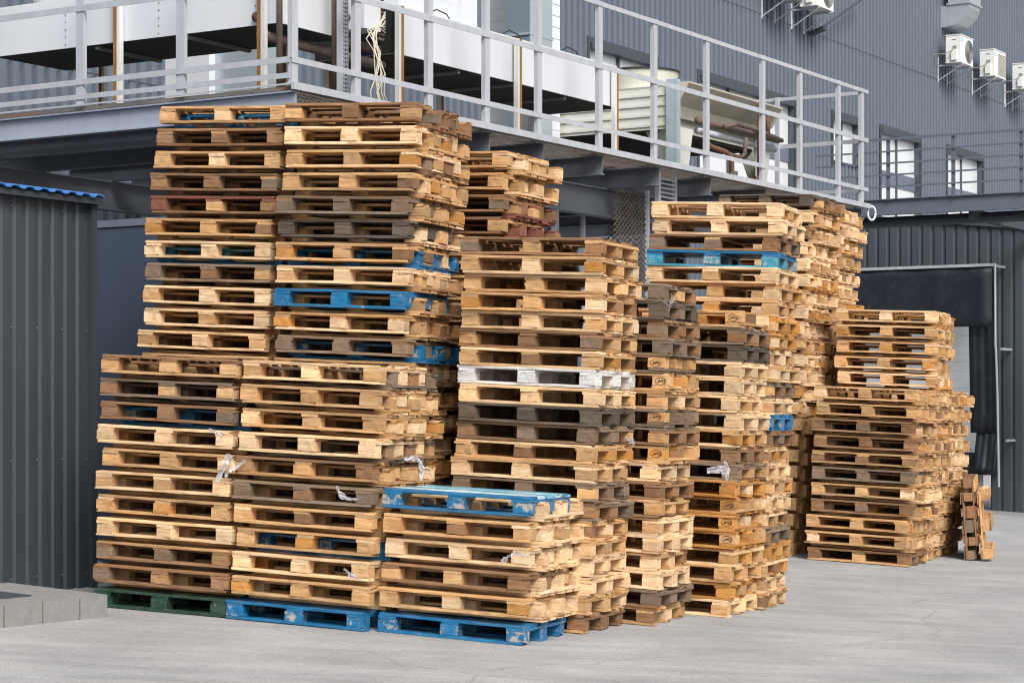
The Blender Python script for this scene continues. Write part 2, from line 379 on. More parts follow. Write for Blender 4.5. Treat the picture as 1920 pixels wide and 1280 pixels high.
# ---------------------------------------------------------------- steel platform
ZD = EYE + 2.878                                      # walking level
TE, SE = 12.71, 5.6
plat = thing('steel_platform', P(6, 2.5), 'raised steel plant platform with grey beams and rusty mesh floor above the pallets', 'platform')
m = MB()                                             # open grating: thin flats with daylight between them
for i in range(int((TE - .1) / .06)): m.fbox(.05 + i * .06, .066 + i * .06, .03, SE - .02, ZD - .045, ZD - .012)
for i in range(int(SE / .11)): m.fbox(.04, TE - .04, .04 + i * .11, .055 + i * .11, ZD - .050, ZD - .0455)
m.build('floor_mesh', M['deckmesh'], plat)
def ibeam(mb, a, b_, h, w, tw=.012, tf=.014, up=ZV):
    a, b_ = Vector(a), Vector(b_)
    mb.bar(a + up * (h / 2 - tf / 2), b_ + up * (h / 2 - tf / 2), w, tf); mb.bar(a - up * (h / 2 - tf / 2), b_ - up * (h / 2 - tf / 2), w, tf)
    mb.bar(a, b_, tw, h - 2 * tf - .002)
HJ = .22; zj = ZD - .06 - HJ / 2
m = MB(); ibeam(m, P(.06, .0, zj), P(.06, SE, zj), HJ, .10); m.build('edge_beam', M['beam_edge'], plat)
jt = [1.05, 2.1] + [t_at(px, .03) for px in (923, 1023, 1134, 1240, 1337, 1440)] + [11.0, TE - .1]
for k, t in enumerate(jt):
    m = MB(); ibeam(m, P(t, .06, zj), P(t, SE, zj), HJ, .10); m.build('joist', M['beam'], plat)
for s in (.78, 5.0):
    m = MB(); zz = ZD - .06 - HJ - .002 - .17; ibeam(m, P(.3, s, zz), P(TE - .3, s, zz), .34, .16); m.build('girder', M['beam'], plat)
m = MB(); m.fbox(-.01, TE + .02, -.035, -.002, ZD - .055, ZD + .012); m.fbox(-.01, TE, -.0015, .07, ZD - .001, ZD + .008); m.build('fascia', M['galv'], plat)
m = MB(); m.fbox(-.012, -.002, 0, SE, ZD - .012, ZD + .004); m.build('edge_strip', M['galv'], plat)
for t, s in ((.9, .78), (5.55, .78), (TE - .8, .78), (.9, 5.0), (5.5, 5.0), (TE - .8, 5.0), (-.0, 3.9)):
    pz = P(t, s); zt = ZD - .06 - HJ - .35
    m = MB(); c = P(t, s, 0)
    for q in (-.07, .07): m.fbox(t - .08, t + .08, s + q - .006, s + q + .006, gz(pz.x, pz.y) - .02, zt)
    m.fbox(t - .006, t + .006, s - .063, s + .063, gz(pz.x, pz.y) - .02, zt); m.build('column', M['beam'], plat)
# railing
RH = 1.66
rail = thing('platform_railing', P(6, 0, ZD), 'pale galvanised railing of flat posts and rails round the raised platform', 'railing')
def angle_post(px=None, t=None, s=0, zt=RH, sw=.085):
    m = MB(); z0 = ZD + .009
    if s == 0:
        m.fbox(t - sw / 2, t + sw / 2, .004, .010, z0, z0 + zt); m.fbox(t + sw / 2 - .008, t + sw / 2, .011, .05, z0, z0 + zt); m.fbox(t - sw / 2 , t -sw/2+.008, .011, .05, z0, z0 + zt)
    m.build('post', M['galv'], rail)
for px in (550, 672, 808, 915, 1013, 1127, 1230, 1328, 1433, 1503, 1575, 1618): angle_post(t=max(.05, t_at(px, 0)))
for px in (153, 341, -60, -300):
    s = s_at(px, .03); m = MB(); m.fbox(.004, .010, s - .045, s + .045, ZD + .005, ZD + RH); m.fbox(.011, .05, s + .037, s + .045, ZD + .005, ZD + RH); m.fbox(.011, .05, s - .045, s - .037, ZD + .005, ZD + RH); m.build('post', M['galv'], rail)
for s in (1.33, 2.9, 4.5): m = MB(); m.fbox(TE - .06, TE - .02, s - .03, s + .03, ZD, ZD + RH); m.build('post', M['galv'], rail)
for h, hh in ((1.66, .05), (.96, .06), (.245, .055)):
    m = MB(); m.fbox(0, TE, -.006, .001, ZD + h - hh, ZD + h); m.fbox(0, TE, .0, .035, ZD + h - .008, ZD + h+.001) ; m.build('rail', M['galv'], rail)
    m = MB(); m.fbox(-.006, .001, .02, SE, ZD + h - hh, ZD + h); m.build('rail', M['galv'], rail)
    m = MB(); m.fbox(TE - .015, TE - .008, .04, 4.6, ZD + h - hh, ZD + h); m.build('rail', M['galv'], rail)
m = MB(); m.fbox(-.006, .001, .02, SE, ZD + .05, ZD + .10); m.build('toe_rail', M['galv'], rail)
# ring
c = P(TE + .05, -.03, ZD - .12)
m = MB(); m.tube([c + (r2 * math.cos(a) * .6 + l2*math.cos(a)*-.5 + ZV * math.sin(a) * 1.25) * .08 for a in [i * math.pi / 10 for i in range(21)]], .016, 8)
tag(m.build('lifting_ring', M['white'], smooth=True), 'white oval ring hanging at the far lower corner of the platform', 'ring')
# mesh cage round a column
cg = thing('mesh_cage', P(5.75, .6, ZD - 3), 'rusty expanded metal mesh cage hanging under the platform behind the centre stack', 'mesh cage')
m = MB(); rm = M['rust']
tA, tB = t_at(1150, .45), t_at(1212, .45); w_ = (tB - tA); z1 = ZD - .28; z0 = ZD - 2.2
def expanded(mb, o, d, wid, za, zb, cw=.09, ch=.034, th=.010):
    nz = int((zb - za) / ch); nx = int(wid / cw) + 1
    for j in range(nz):
        for i in range(nx):
            x = i * cw + (cw / 2 if j % 2 else 0)
            if x + cw > wid + .02: continue
            a = o + d * x + ZV * (za + j * ch); b_ = o + d * (x + cw / 2) + ZV * (za + (j + 1) * ch); c_ = o + d * (x + cw) + ZV * (za + j * ch)
            mb.bar(a, b_, th, th); mb.bar(b_, c_, th, th)
expanded(m, P(tA, .45), r2, w_ * KU, z0, z1)
expanded(m, P(tB, .45), l2, .6, z0, z1)
m.build('mesh_panel', simple('cage_steel', (.11, .10, .09), .8, .3, .2, 4, (.2, .1, .05), .5), cg)
m = MB(); m.fbox(tB, tB + .05, .43, .47, z0, z1); m.fbox(tA + .12, tA + .16, .9, .94, z0, z1); m.build('corner_post', M['galv'], cg)
# galvanised strut frame next to the cage
tq = t_at(1232, .3)
m = MB(); m.fbox(tq, tq + .06, .28, .33, ZD - 1.4, ZD - .06); m.fbox(tq + .42, tq + .46, .28, .33, ZD - 1.4, ZD - .06)
for k in range(22): m.fbox(tq + .061, tq + .419, .29, .30, ZD - 1.3 + k * .055, ZD - 1.28 + k * .055)
tag(m.build('louvre_frame', M['galv']), 'narrow galvanised frame with slats hanging beside the mesh cage', 'frame')
# pipe below the deck
m = MB(); m.tube([P(7.0, .6, ZD - .50), P(9.6, 1.2, ZD - .53), P(12.2, 1.9, ZD - .55)], .055, 10)
tag(m.build('drain_pipe', M['pipe'], smooth=True), 'brown pipe running under the platform beams', 'pipe')

# ---------------------------------------------------------------- plant on the platform
def flat_condenser(frame_fn, label, length, width, z0, z1, feet, ribs, end_black):
    pass
BZ0, BZ1 = EYE + 3.55, EYE + 4.055
# unit along the left side
u1 = thing('condenser_unit', P(1, 2.2, ZD), 'long white condenser unit on rusty legs along the left side of the platform', 'condenser', 'white condenser units')
m = MB(); m.fbox(.5, 1.45, .53, 3.97, BZ0 + .012, BZ1); m.fbox(.494, .4995, .75, 3.97, BZ0 + .01, BZ1 + .004);  m.build('casing', M['white'], u1)
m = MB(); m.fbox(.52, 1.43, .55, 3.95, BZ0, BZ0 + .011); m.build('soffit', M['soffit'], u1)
for s in (1.6, 2.7): m = MB(); m.fbox(.53, 1.42, s - .02, s + .02, BZ0 - .03, BZ0 - .001); m.build('soffit_rib', M['rib'], u1)
def leg(t, s, root, along='s'):
    lg = MB(); lg.fbox(t, t + .05, s + .0, s + .045, ZD, BZ1 - .02); o = lg.build('leg', M['rust'], root)
    l = MB()
    if along == 's': l.fbox(t - .004, t + .05, s - .035, s - .001, ZD, BZ1 - .02)
    else: l.fbox(t - .04, t - .001, s - .004, s + .045, ZD, BZ1 - .02)
    l.build('leg_flange', M['white_leg'], o)
for px in (219, 489): leg(.43, s_at(px, .43), u1)
leg(1.46, 1.2, u1); leg(1.46, 3.5, u1)
m = MB()
for s in (.78, 1.9, 3.05):
    for k in range(6): m.fbox(.488, .493, s, s + .012, BZ0 + .04 + k * .075, BZ0 + .052 + k * .075)
m.build('rivets', M['acgrey'], u1)
u2 = thing('condenser_unit', P(4.5, 1, ZD), 'long white condenser unit on rusty legs above the centre of the platform edge', 'condenser', 'white condenser units')
m = MB(); m.fbox(2.37, 6.72, .58, 1.55, BZ0 + .012, BZ1); m.fbox(2.60, 6.72, .572, .5795, BZ0 + .01, BZ1 + .004); m.build('casing', M['white'], u2)
m = MB(); m.fbox(2.35, 2.369, .60, 1.54, BZ0 + .02, BZ1 - .01); m.build('end_trim', M['black'], u2)
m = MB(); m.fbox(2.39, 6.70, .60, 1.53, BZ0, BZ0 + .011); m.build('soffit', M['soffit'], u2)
for t in (3.5, 4.5, 5.6): m = MB(); m.fbox(t - .02, t + .02, .61, 1.52, BZ0 - .03, BZ0 - .001); m.build('soffit_rib', M['rib'], u2)
for px in (752, 974, 1156): leg(t_at(px, .5), .50, u2, 't')
for t in (2.6, 4.6, 6.5): leg(t, 1.56, u2, 't')
for i, (t, s, root) in enumerate(((t_at(806, 1.1), 1.1, u2), (1.0, 1.3, u1), (1.0, 2.4, u1), (1.0, 3.4, u1))):
    c = P(t, s); m = MB(); zs = [BZ1, BZ1 + .08, BZ1 + .25, BZ1 + .8]; rd = [.42, .44, .50, .56]
    m.tube([c + ZV * z for z in zs], .4, 40, rad=rd); m.build('fan_shroud', M['white'], root, smooth=False)
    m = MB(); m.tube([c + ZV * (BZ1 + .801), c + ZV * (BZ1 + .83)], .49, 40); m.build('shroud_rim', M['black'], root)
m = MB()                                            # white electric cabinet panels standing on the unit
m.fbox(2.45, 3.0, .62, .9, BZ1 + .001, BZ1 + 1.1); m.fbox(3.55, 3.85, .62, .8, BZ1 + .001, BZ1 + 1.1); m.build('control_cabinet', M['white'], u2)
for t in (2.95, 4.3, 5.5):                            # small black cable loops on the top
    m = MB(); m.tube([P(t, .59, BZ1 + .02), P(t + .1, .58, BZ1 + .07), P(t + .28, .58, BZ1 + .05), P(t + .36, .58, BZ1 - .02)], .007, 6); m.build('cable_loop', M['black'], u2)

# cream condenser
S0, S1, T0_, T1_ = .62, 3.4, 8.26, 11.03
zc0, zc1 = EYE + 3.53, EYE + 4.07
u3 = thing('condenser_unit', P(9.6, 1.6, ZD), 'cream condenser unit with splayed legs, round fan shroud and brown header pipes', 'condenser')
m = MB()
m.fbox(T0_ + .02, T1_ - .02, S0 + .28, S1, zc0 + .02, zc1 - .03)
m.fbox(T0_, T0_ + .019, S0 + .06, S1, zc0 - .02, zc1)
for k in range(4):                                   # horizontal ribs pressed in the end panel
    z = zc0 + .02 + k * .13; m.fbox(T0_ - .018, T0_ - .001, S0 + .14, S1, z, z + .035)
m.fbox(T0_, T1_, S0 + .02, S1, zc1 - .028, zc1)
m.build('casing', M['beige'], u3)
m = MB()                                             # splayed top flange and trapezoid end plates
a0, a1 = P(T0_ + .1, S0 - .12, zc1 + .02), P(T1_ - .02, S0 - .12, zc1 + .02); b0, b1 = P(T0_ + .1, S0 + .2, zc1 - .2), P(T1_ - .02, S0 + .2, zc1 - .2)
m.prism([a0, a1, a1 + ZV * .02, a0 + ZV * .02], l2 * .3); m.add([a0, a1, b1, b0], [(0, 1, 2, 3)])
for t in (T0_ + .08, T1_ - .02):
    m.prism([P(t, S0 - .13, zc1 + .04), P(t, S0 + .3, zc1 + .04), P(t, S0 + .3, zc1 - .42), P(t, S0 + .02, zc1 - .22)], r2 * .02)
m.fbox(T0_ + .1, T1_ - .03, S0 + .20, S0 + .27, zc1 - .36, zc1 - .19); m.build('hood', M['beige_in'], u3)
for t in (T0_ + .12, T1_ - .42):
    for sv in (S0 + .05, S1 - .2):
        m = MB(); m.prism([P(t, sv, zc0 + .02), P(t + .4, sv, zc0 + .02), P(t + .25, sv, ZD), P(t + .1, sv, ZD)], l2 * .06)
        if sv < 1: m.prism([P(t + (.39 if t > 9 else 0), sv + .07, zc0), P(t + (.39 if t > 9 else 0), sv + .45, zc0), P(t + (.25 if t > 9 else .1), sv + .16, ZD), P(t + (.25 if t > 9 else .1), sv + .07, ZD)], r2 * .03)
        m.build('leg', M['beige'], u3)
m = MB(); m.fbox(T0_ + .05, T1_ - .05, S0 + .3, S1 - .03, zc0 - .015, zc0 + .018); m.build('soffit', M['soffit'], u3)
m = MB(); m.fbox(T0_ - .05, T0_ + .05, S0 - .02, S0 + .03, ZD, zc1 + .06); m.fbox(T0_ - .055, T0_ - .045, S0 + .03, S0 + .12, ZD, zc1 + .06); m.build('corner_post', M['post_blue'], u3)
c = P(9.0, 1.50); m = MB(); m.tube([c + ZV * (zc1 + q) for q in (0, .12, .3)], .4, 40, rad=[.40, .43, .50]); m.build('fan_shroud', M['beige'], u3)
m = MB(); m.tube([c + ZV * (zc1 + .301), c + ZV * (zc1 + .33)], .515, 40); m.build('shroud_rim', M['black'], u3)
c = P(10.4, 1.5); m = MB(); m.tube([c + ZV * (zc1 + q) for q in (0, .05, .08)], .4, 40, rad=[.5, .45, .44]); m.build('fan_shroud', M['beige'], u3)
# brown header pipes
def pipe(pts, r, mat, root, name='pipe', n=10):
    m = MB(); m.tube(pts, r, n); return m.build(name, mat, root, smooth=True)
sp_ = S0 - .02
pipe([P(8.75, sp_, zc1 - .40), P(11.1, sp_, zc1 - .40)], .043, M['pipe'], u3, 'header_pipe')
pipe([P(8.85, sp_ + .05, zc1 - .52), P(11.1, sp_ + .05, zc1 - .52)], .045, M['galv'], u3, 'header_pipe')
pipe([P(9.3, sp_ - .1, zc1 - .43), P(9.6, sp_ - .12, zc1 - .36), P(10.1, sp_ - .12, zc1 - .36), P(11.0, sp_ - .1, zc1 - .42)], .032, M['pipe'], u3)
def arc3(c, u, v, r, a0, a1, n=8): return [c + u * math.cos(a0 + (a1 - a0) * i / n) * r + v * math.sin(a0 + (a1 - a0) * i / n) * r for i in range(n + 1)]
q = P(10.4, sp_ - .12, zc1 - .17)
pipe([P(10.28, sp_ - .12, ZD + .05), P(10.28, sp_ - .12, zc1 - .17)] + arc3(q, -r2, ZV, .12, 0, math.pi)[1:] + [P(10.52, sp_ - .12, zc1 - .38)], .036, M['rustpipe'], u3)
pipe([P(8.85, sp_ - .08, zc1 - .45), P(8.85, sp_ - .08, zc1 - .68), P(8.95, sp_ - .08, zc1 - .73), P(9.35, sp_ - .08, zc1 - .75), P(9.5, sp_ - .08, zc1 - .78), P(9.55, sp_ - .08, zc1 - .88), P(9.55, sp_ - .08, ZD + .05)], .035, M['rustpipe'], u3)
pipe([P(9.4, sp_ - .08, zc1 - .77), P(9.8, sp_ - .08, zc1 - .78), P(9.92, sp_ - .08, zc1 - .72), P(9.95, sp_ - .08, zc1 - .5)], .028, M['pipe'], u3)
m = MB()
for t in (9.55, 10.28): m.tube([P(t, sp_ - .1, ZD + .02), P(t, sp_ - .1, ZD + .2)], .06, 10); m.tube([P(t - .1, sp_ - .1, ZD + .12), P(t + .12, sp_ - .1, ZD + .12)], .025, 8)
m.build('valve', M['pipe'], u3)
# pipe rack at the platform corner
rk = thing('pipe_rack', P(1.3, .8, ZD), 'brown insulated pipes beside a perforated steel strut at the platform corner', 'pipes')
for k, (z, s) in enumerate(((BZ0 + .40, .3), (BZ0 + .27, .25), (BZ0 + .05, .3), (BZ0 - .12, .25), (BZ0 + .52, .35))):
    pipe([P(.45, s + .45, z + .03), P(2.3, s + .45, z)], .05, M['pipe'], rk)
for px, r_ in ((524, .03), (630, .045)):
    t = t_at(px, .35); pipe([P(t, .35, ZD + .02), P(t, .35, BZ1 + .5)], r_, M['pipe'], rk)
t = t_at(584, .9); pipe([P(t, .9, BZ0 + .4), P(t, .9, BZ1 + .5)], .04, M['pipe'], rk)
m = MB(); t = t_at(638, .22)
m.fbox(t, t + .006, .2, .26, ZD, BZ1 + .6); m.fbox(t + .007, t + .09, .2, .206, ZD, BZ1 + .6); m.fbox(t + .09, t + .096, .2, .26, ZD, BZ1 + .6); o = m.build('perforated_strut', M['galv'], rk)
m = MB()
for k in range(36):
    z = ZD + .03 + k * .04
    m.fbox(t + .042, t + .056, .196, .1995, z, z + .014); m.fbox(t + .022, t + .027, .196, .1995, z, z + .024); m.fbox(t + .070, t + .075, .196, .1995, z, z + .024)
m.build('strut_holes', M['black'], o)
m = MB(); t = t_at(683, .5); m.fbox(t, t + .26, .5, .75, BZ0 + .16, BZ0 + .50); tag(m.build('junction_box', M['white']), 'white junction box beside the hanging cream cables', 'junction box')
t = t_at(706, .55)
m = MB()
for k in range(10): m.fbox(t + .02, t + .14, .56, .60, BZ0 + .10 + k * .045, BZ0 + .125 + k * .045)
tag(m.build('cable_ladder', M['pipe']), 'dark slatted cable inlet between junction box and white condenser', 'cable inlet')
cb = thing('cable_bundle', P(t, .5, ZD), 'bundle of hanging cream cables looping down to the platform floor', 'cables')
for k in range(8):
    a = random.uniform(-.07, .07); b_ = random.uniform(-.18, .22); cc = random.uniform(-.10, .08)
    pipe([P(t + .10, .52, BZ0 + .38 - k * .03), P(t - .02 + a, .50, BZ0 + .22), P(t - .16 + cc, .49, BZ0 + .12 + a), P(t - .06 + a, .49, BZ0 - .05), P(t - .02 + cc, .49, BZ0 - .25), P(t - .08 + b_ * .6, .5, BZ0 - .45), P(t + b_, .5, ZD + .01)], .007, M['cable'], cb, 'cable', 6)
# rectangular duct and tiled shaft rising at the back
t = t_at(993, 2.0); t1 = t_at(1034, 2.0); s1_ = s_at(950, t)
rt = thing('air_duct', P(t, 2.3, ZD), 'tall rectangular metal duct rising behind the white condenser', 'duct')
m = MB(); m.fbox(t, t1, 2.0, s1_, ZD + .3, ZD + 4); m.build('duct_body', M['duct2'], rt)
m = MB(); m.fbox(t - .02, t1 + .02, 1.985, s1_ + .02, ZD + 1.78, ZD + 1.81); m.fbox(t - .002, t1 + .002, 1.99, 1.999, ZD + .3, ZD + 4); m.build('duct_flange_pale_side', M['duct'], rt)  # flange, and a paler sheet over the whole of one duct side
m = MB(); t = t_at(1036, 2.2); t1 = t_at(1050, 2.2); m.fbox(t, t1, 2.21, 3.2, ZD, ZD + 4)
for k in range(26):
    m.fbox(t - .004, t1 + .004, 2.202, 3.2, ZD + .1 + k * .15, ZD + .24 + k * .15)
tag(m.build('tiled_shaft', M['white']), 'white tiled shaft rising behind the platform railing', 'shaft')
# white cabinets under the left unit
m = MB()
m.fbox(3.0, 3.3, s_at(492, 3.0), s_at(405, 3.0), ZD, ZD + 1.15); o = m.build('control_cabinet', M['duct']); tag(o, 'pale grey cabinet with round lamps under the left condenser unit', 'cabinet')
m = MB(); m.fbox(2.9, 3.2, s_at(392, 2.9), s_at(310, 2.9), ZD, ZD + 1.05); tag(m.build('control_cabinet', M['white']), 'white cabinet seen farther left below the left condenser unit', 'cabinet')

# ---------------------------------------------------------------- catwalk on the right
cw = thing('catwalk', (7.0, 33, EYE + 3.2), 'dark grey steel catwalk with slim rails crossing to the right behind the platform', 'catwalk')
a0 = Vector((5.9, 34.0, 0)); dr = -l2
zc = EYE + 3.30
def CP(u, v, z): return a0 + dr * u + r2 * v + ZV * z
M['catsteel'] = simple('dark_grey_steel', (.11, .13, .165), .5, 0, .05, 1)
m = MB(); m.obox(CP(2.0, .6, zc - .06), dr * 5.0, r2 * .6, ZV * .02); m.build('walkway', M['catsteel'], cw)
m = MB(); ibeam(m, CP(-3, 0, zc - .13), CP(7, 0, zc - .13), .26, .1); m.build('edge_beam', M['catsteel'], cw)
m = MB(); m.tube([CP(-3, .5, zc - .33), CP(7, .5, zc - .33)], .09, 10); m.build('conduit', M['frame'], cw)
for i, px in enumerate((1612, 1668, 1790, 1917, 2040)):
    a = (px - 960) / F; u = (a * a0.y - a0.x) / (dr.x - a * dr.y)
    m = MB(); m.obox(CP(u, -.06, zc + .48), dr * .03, r2 * .012, ZV * .5); m.build('post', M['catsteel'], cw)
for h in (.96, .76, .57, .38, .19):
    m = MB(); m.bar(CP(-1, -.09, zc + h), CP(7, -.09, zc + h), .012, .04 if h > .9 else .028); m.build('rail', M['catsteel'], cw)
for u in (1.6, 4.6):
    m = MB(); m.bar(CP(u, .1, zc - .3), CP(u, 5, zc - .3), .1, .16); m.build('bracket', M['frame'], cw)

# ---------------------------------------------------------------- dark wall with loading dock
wa = Vector((8.68, 36.57, 0)) - l2 * 3.0              # right end (off frame)
wall = thing('dock_building', wa + l2 * 4, 'low dark slate clad building with sloping top edge behind the right stacks', 'building')
LW = 8.4
dk_a = (1885 - 960) / F
def u_at(px):
    a = (px - 960) / F; return (a * wa.y - wa.x) / (l2.x - a * l2.y)
uR, uL = u_at(1884), u_at(1560)
zdt = EYE + 2.41
m = MB(); corrugated(m, wa, l2, -r2, LW, -.6, EYE + 2.76, .21, .03, (.62, .10, .18, .10), holes=[(uR + .25, uL + .2, -.6, zdt - .35)], z1b=EYE + 3.67)
m.build('wall', M['darkclad'], wall)
m = MB(); m.add([wa + ZV * (EYE + 2.77) - r2 * .08, wa + l2 * LW + ZV * (EYE + 3.68) - r2 * .08, wa + l2 * LW + ZV * (EYE + 3.68) + r2 * 3, wa + ZV * (EYE + 2.77) + r2 * 3], [(0, 1, 2, 3)])
m.bar(wa + ZV * (EYE + 2.76) - r2 * .05, wa + l2 * LW + ZV * (EYE + 3.67) - r2 * .05, .06, .05); m.build('roof', M['darkclad'], wall)
dk = thing('loading_dock', wa + l2 * (uR + 1.2) - r2 * .3, 'loading dock with black rubber curtains round a white door', 'loading dock')
def D(u, o, z): return wa + l2 * u - r2 * o + ZV * z
def dbox(m, u0, u1, o0, o1, z0, z1): m.obox(D((u0 + u1) / 2, (o0 + o1) / 2, (z0 + z1) / 2), l2 * ((u1 - u0) / 2), r2 * ((o1 - o0) / 2), ZV * ((z1 - z0) / 2))
m = MB(); gd = gz(8.5, 38)
for k in range(22):
    z = gd + 1.05 + k * .155; dbox(m, uR + .2, uL + .3, -.12, -.10 + .012, z, z + .15)
m.build('door', M['door'], dk)
m = MB(); dbox(m, uR + .1, uL + .2, -.05, .25, gd + .62, gd + 1.0); m.build('dock_leveller', M['black'], dk)
m = MB(); dbox(m, uR + .3, uL + .2, .25, .28, gd + .3, gd + .62); m.build('dock_step', M['concrete'], dk)
# top curtain: gently rippled sheet leaning out
def curtain(u0, u1, zt, zb, o0, o1, name, fall=0):
    nu, nz = 14, 8; th = .02; m = MB(); vs = []
    for side in (0, th):
        for j in range(nz + 1):
            for i in range(nu + 1):
                fu, fz = i / nu, j / nz
                o = o0 + (o1 - o0) * fz + .02 * math.sin(fu * 9 + fz * 2) * fz + .012 * math.sin(fu * 23 + 1)
                z = zt + (zb - zt) * fz + (fall * fu * fz)
                vs.append(D(u0 + (u1 - u0) * fu, o + side, z))
    K = (nu + 1) * (nz + 1); fs = []
    for j in range(nz):
        for i in range(nu):
            a = j * (nu + 1) + i
            fs.append((a, a + 1, a + nu + 2, a + nu + 1)); fs.append((a + K, a + nu + 1 + K, a + nu + 2 + K, a + 1 + K))
    bd = [i for i in range(nu + 1)] + [j * (nu + 1) + nu for j in range(1, nz + 1)] + [nz * (nu + 1) + i for i in range(nu - 1, -1, -1)] + [j * (nu + 1) for j in range(nz - 1, 0, -1)]
    for a, b_ in zip(bd, bd[1:] + bd[:1]): fs.append((a, a + K, b_ + K, b_))
    m.add(vs, fs); return m.build(name, M['rubber'], dk, smooth=True)
curtain(uR + .04, uL, zdt - .05, zdt - 1.08, .55, .50, 'top_curtain', 0)
curtain(uR + .02, uR + .52, zdt - .06, gd + 1.35, .42, .30, 'side_curtain')
curtain(uR + .02, uR + .42, gd + 1.42, gd + .68, .24, .46, 'curtain_flap')
m = MB(); dbox(m, uR - .01, uL + .02, .57, .60, zdt - .05, zdt); m.tube([D(uR - .02, .58, zdt), D(uR - .02, .56, zdt - 1.4), D(uR - .03, .56, zdt - 1.5), D(uR - .05, .54, gd + 2), D(uR - .07, .52, gd + .42)], .02, 8)
m.build('curtain_frame', M['galv'], dk)
for a in ((uR - .02, uR + .02, .03, .56, zdt - .06, zdt - .02), (uR - .14, uR - .10, .03, .52, zdt - 1.5, zdt - 1.46), (uR - .2, uR - .15, .03, .4, gd + 1.2, gd + 1.24)):
    m = MB(); dbox(m, *a); m.build('frame_arm', M['galv'], dk)

# ---------------------------------------------------------------- shed and fence on the left
sa = Vector((-3.65, 18.04, 0)); gs = gz(-3.8, 18)
shed = thing('metal_shed', sa - r2 * 1.5, 'dark corrugated metal shed with a blue wavy roof edge on the left', 'shed')
zsh = EYE + 1.71
m = MB(); corrugated(m, sa - r2 * 4.0, r2, n2, 4.0, gs - .02, zsh, .148, .022, (.50, .12, .26, .12)); m.build('wall', M['shedclad'], shed)
m = MB(); corrugated(m, sa, l2, r2, 2.5, gs - .02, zsh, .148, .022, (.50, .12, .26, .12)); m.build('wall', M['shedclad'], shed)
m = MB()
for k in range(14):
    for zz_ in (gs + .12, gs + 1.1, gs + 2.2, gs + 3.2):
        m.obox(sa - r2 * (.06 + .296 * k) + n2 * .024 + ZV * (zz_ + .01 * math.sin(k * 7)), r2 * .004, n2 * .003, ZV * .004)
m.build('screws', M['rib'], shed)
m = MB(); m.obox(sa + ZV * ((gs + zsh) / 2) + n2 * .03 + r2 * .005, r2 * .03, l2 * .03, ZV * ((zsh - gs) / 2)); m.build('corner_trim', M['shedclad'], shed)
m = MB(); m.obox(sa - r2 * 2 + l2 * 1.25 + ZV * ((gs + zsh) / 2), r2 * 1.95, l2 * 1.2, ZV * ((zsh - gs) / 2 - .01)); m.build('inner_wall', M['fence'], shed)
# roof of trapezoid waves running square to the wall
m = MB(); u = -4.2; ro = .03
prof = []
while u < .06:
    for du, h in ((0, .0), (.03, .02), (.085, .02), (.115, 0)): prof.append((u + du, h))
    u += .165
vs = []
for (v_, zz) in ((-.14, 0), (2.6, .30)):
    for du, h in prof: vs.append(sa + r2 * du + l2 * v_ + ZV * (zsh + .05 + zz + h))
n_ = len(prof); vs += [v + ZV * .012 for v in vs]
fs = []
for i in range(n_ - 1):
    fs += [(i, i + 1, n_ + i + 1, n_ + i), (2 * n_ + i, 3 * n_ + i, 3 * n_ + i + 1, 2 * n_ + i + 1), (i, 2 * n_ + i, 2 * n_ + i + 1, i + 1)]
m.add(vs, fs); m.build('roof', M['shedroof'], shed)
m = MB(); m.obox(sa - r2 * 2.03 - l2 * .06 + ZV * (zsh + .02), r2 * 2.07, l2 * .05, ZV * .025); m.build('eaves_trim', M['shedclad'], shed)
fa = Vector((-5.45, 21.3, 0)); 
m = MB(); q0 = -l2 * 0
fb = fa - l2 * 3.9
m.bar(fa + ZV * (gs + EYE + 1.70) / 2, fb + ZV * (gs + EYE + 1.70) / 2, .05, EYE + 1.70 - gs)
fnc = thing('panel_fence', (fa + fb) / 2, 'smooth dark blue panel fence with a pale top edge behind the left stacks', 'fence')
m.build('panel', M['fence'], fnc)
m = MB(); m.bar(fa + ZV * (EYE + 1.74), fb + ZV * (EYE + 1.74), .08, .07); m.build('top_cap', M['spandrel'], fnc)
# low concrete step
so = Vector((-3.1, 16.0, 0)); gq = gz(-3.3, 16.5)
stp = thing('concrete_step', so - r2 * 1.2 + ZV * gq, 'low rough concrete slab with a dark plate on top beside the shed', 'step')
m = MB()
base = [so + n2 * 0, so - r2 * 3.2, so - r2 * 3.2 + l2 * 1.05, so + l2 * 1.05]
m.add([v + ZV * (gz(v.x, v.y) - .02) for v in base] + [v + ZV * (gz(v.x, v.y) + .17) for v in base], [(0, 1, 2, 3), (7, 6, 5, 4), (0, 4, 5, 1), (1, 5, 6, 2), (2, 6, 7, 3), (3, 7, 4, 0)]); m.build('slab', M['concrete'], stp)
mj = simple('mortar_stain', (.13, .12, .10), .9, 0, .2)
for k in range(8):
    m = MB(); c_ = so - r2 * (.30 + .39 * k) - l2 * .001; gk = gz(c_.x, c_.y)
    m.obox(c_ + ZV * (gk + .075), r2 * .005, l2 * .002, ZV * .085); m.build('mortar_joint', mj, stp)
m = MB(); pl = [so - r2 * .55 + l2 * .25, so - r2 * 2.8 + l2 * .25, so - r2 * 2.8 + l2 * .85, so - r2 * .55 + l2 * .85]
m.add([v + ZV * (gz(v.x, v.y) + .172) for v in pl] + [v + ZV * (gz(v.x, v.y) + .18) for v in pl], [(0, 1, 2, 3), (7, 6, 5, 4), (0, 4, 5, 1), (1, 5, 6, 2), (2, 6, 7, 3), (3, 7, 4, 0)]); m.build('cover_plate', M['frame'], stp)

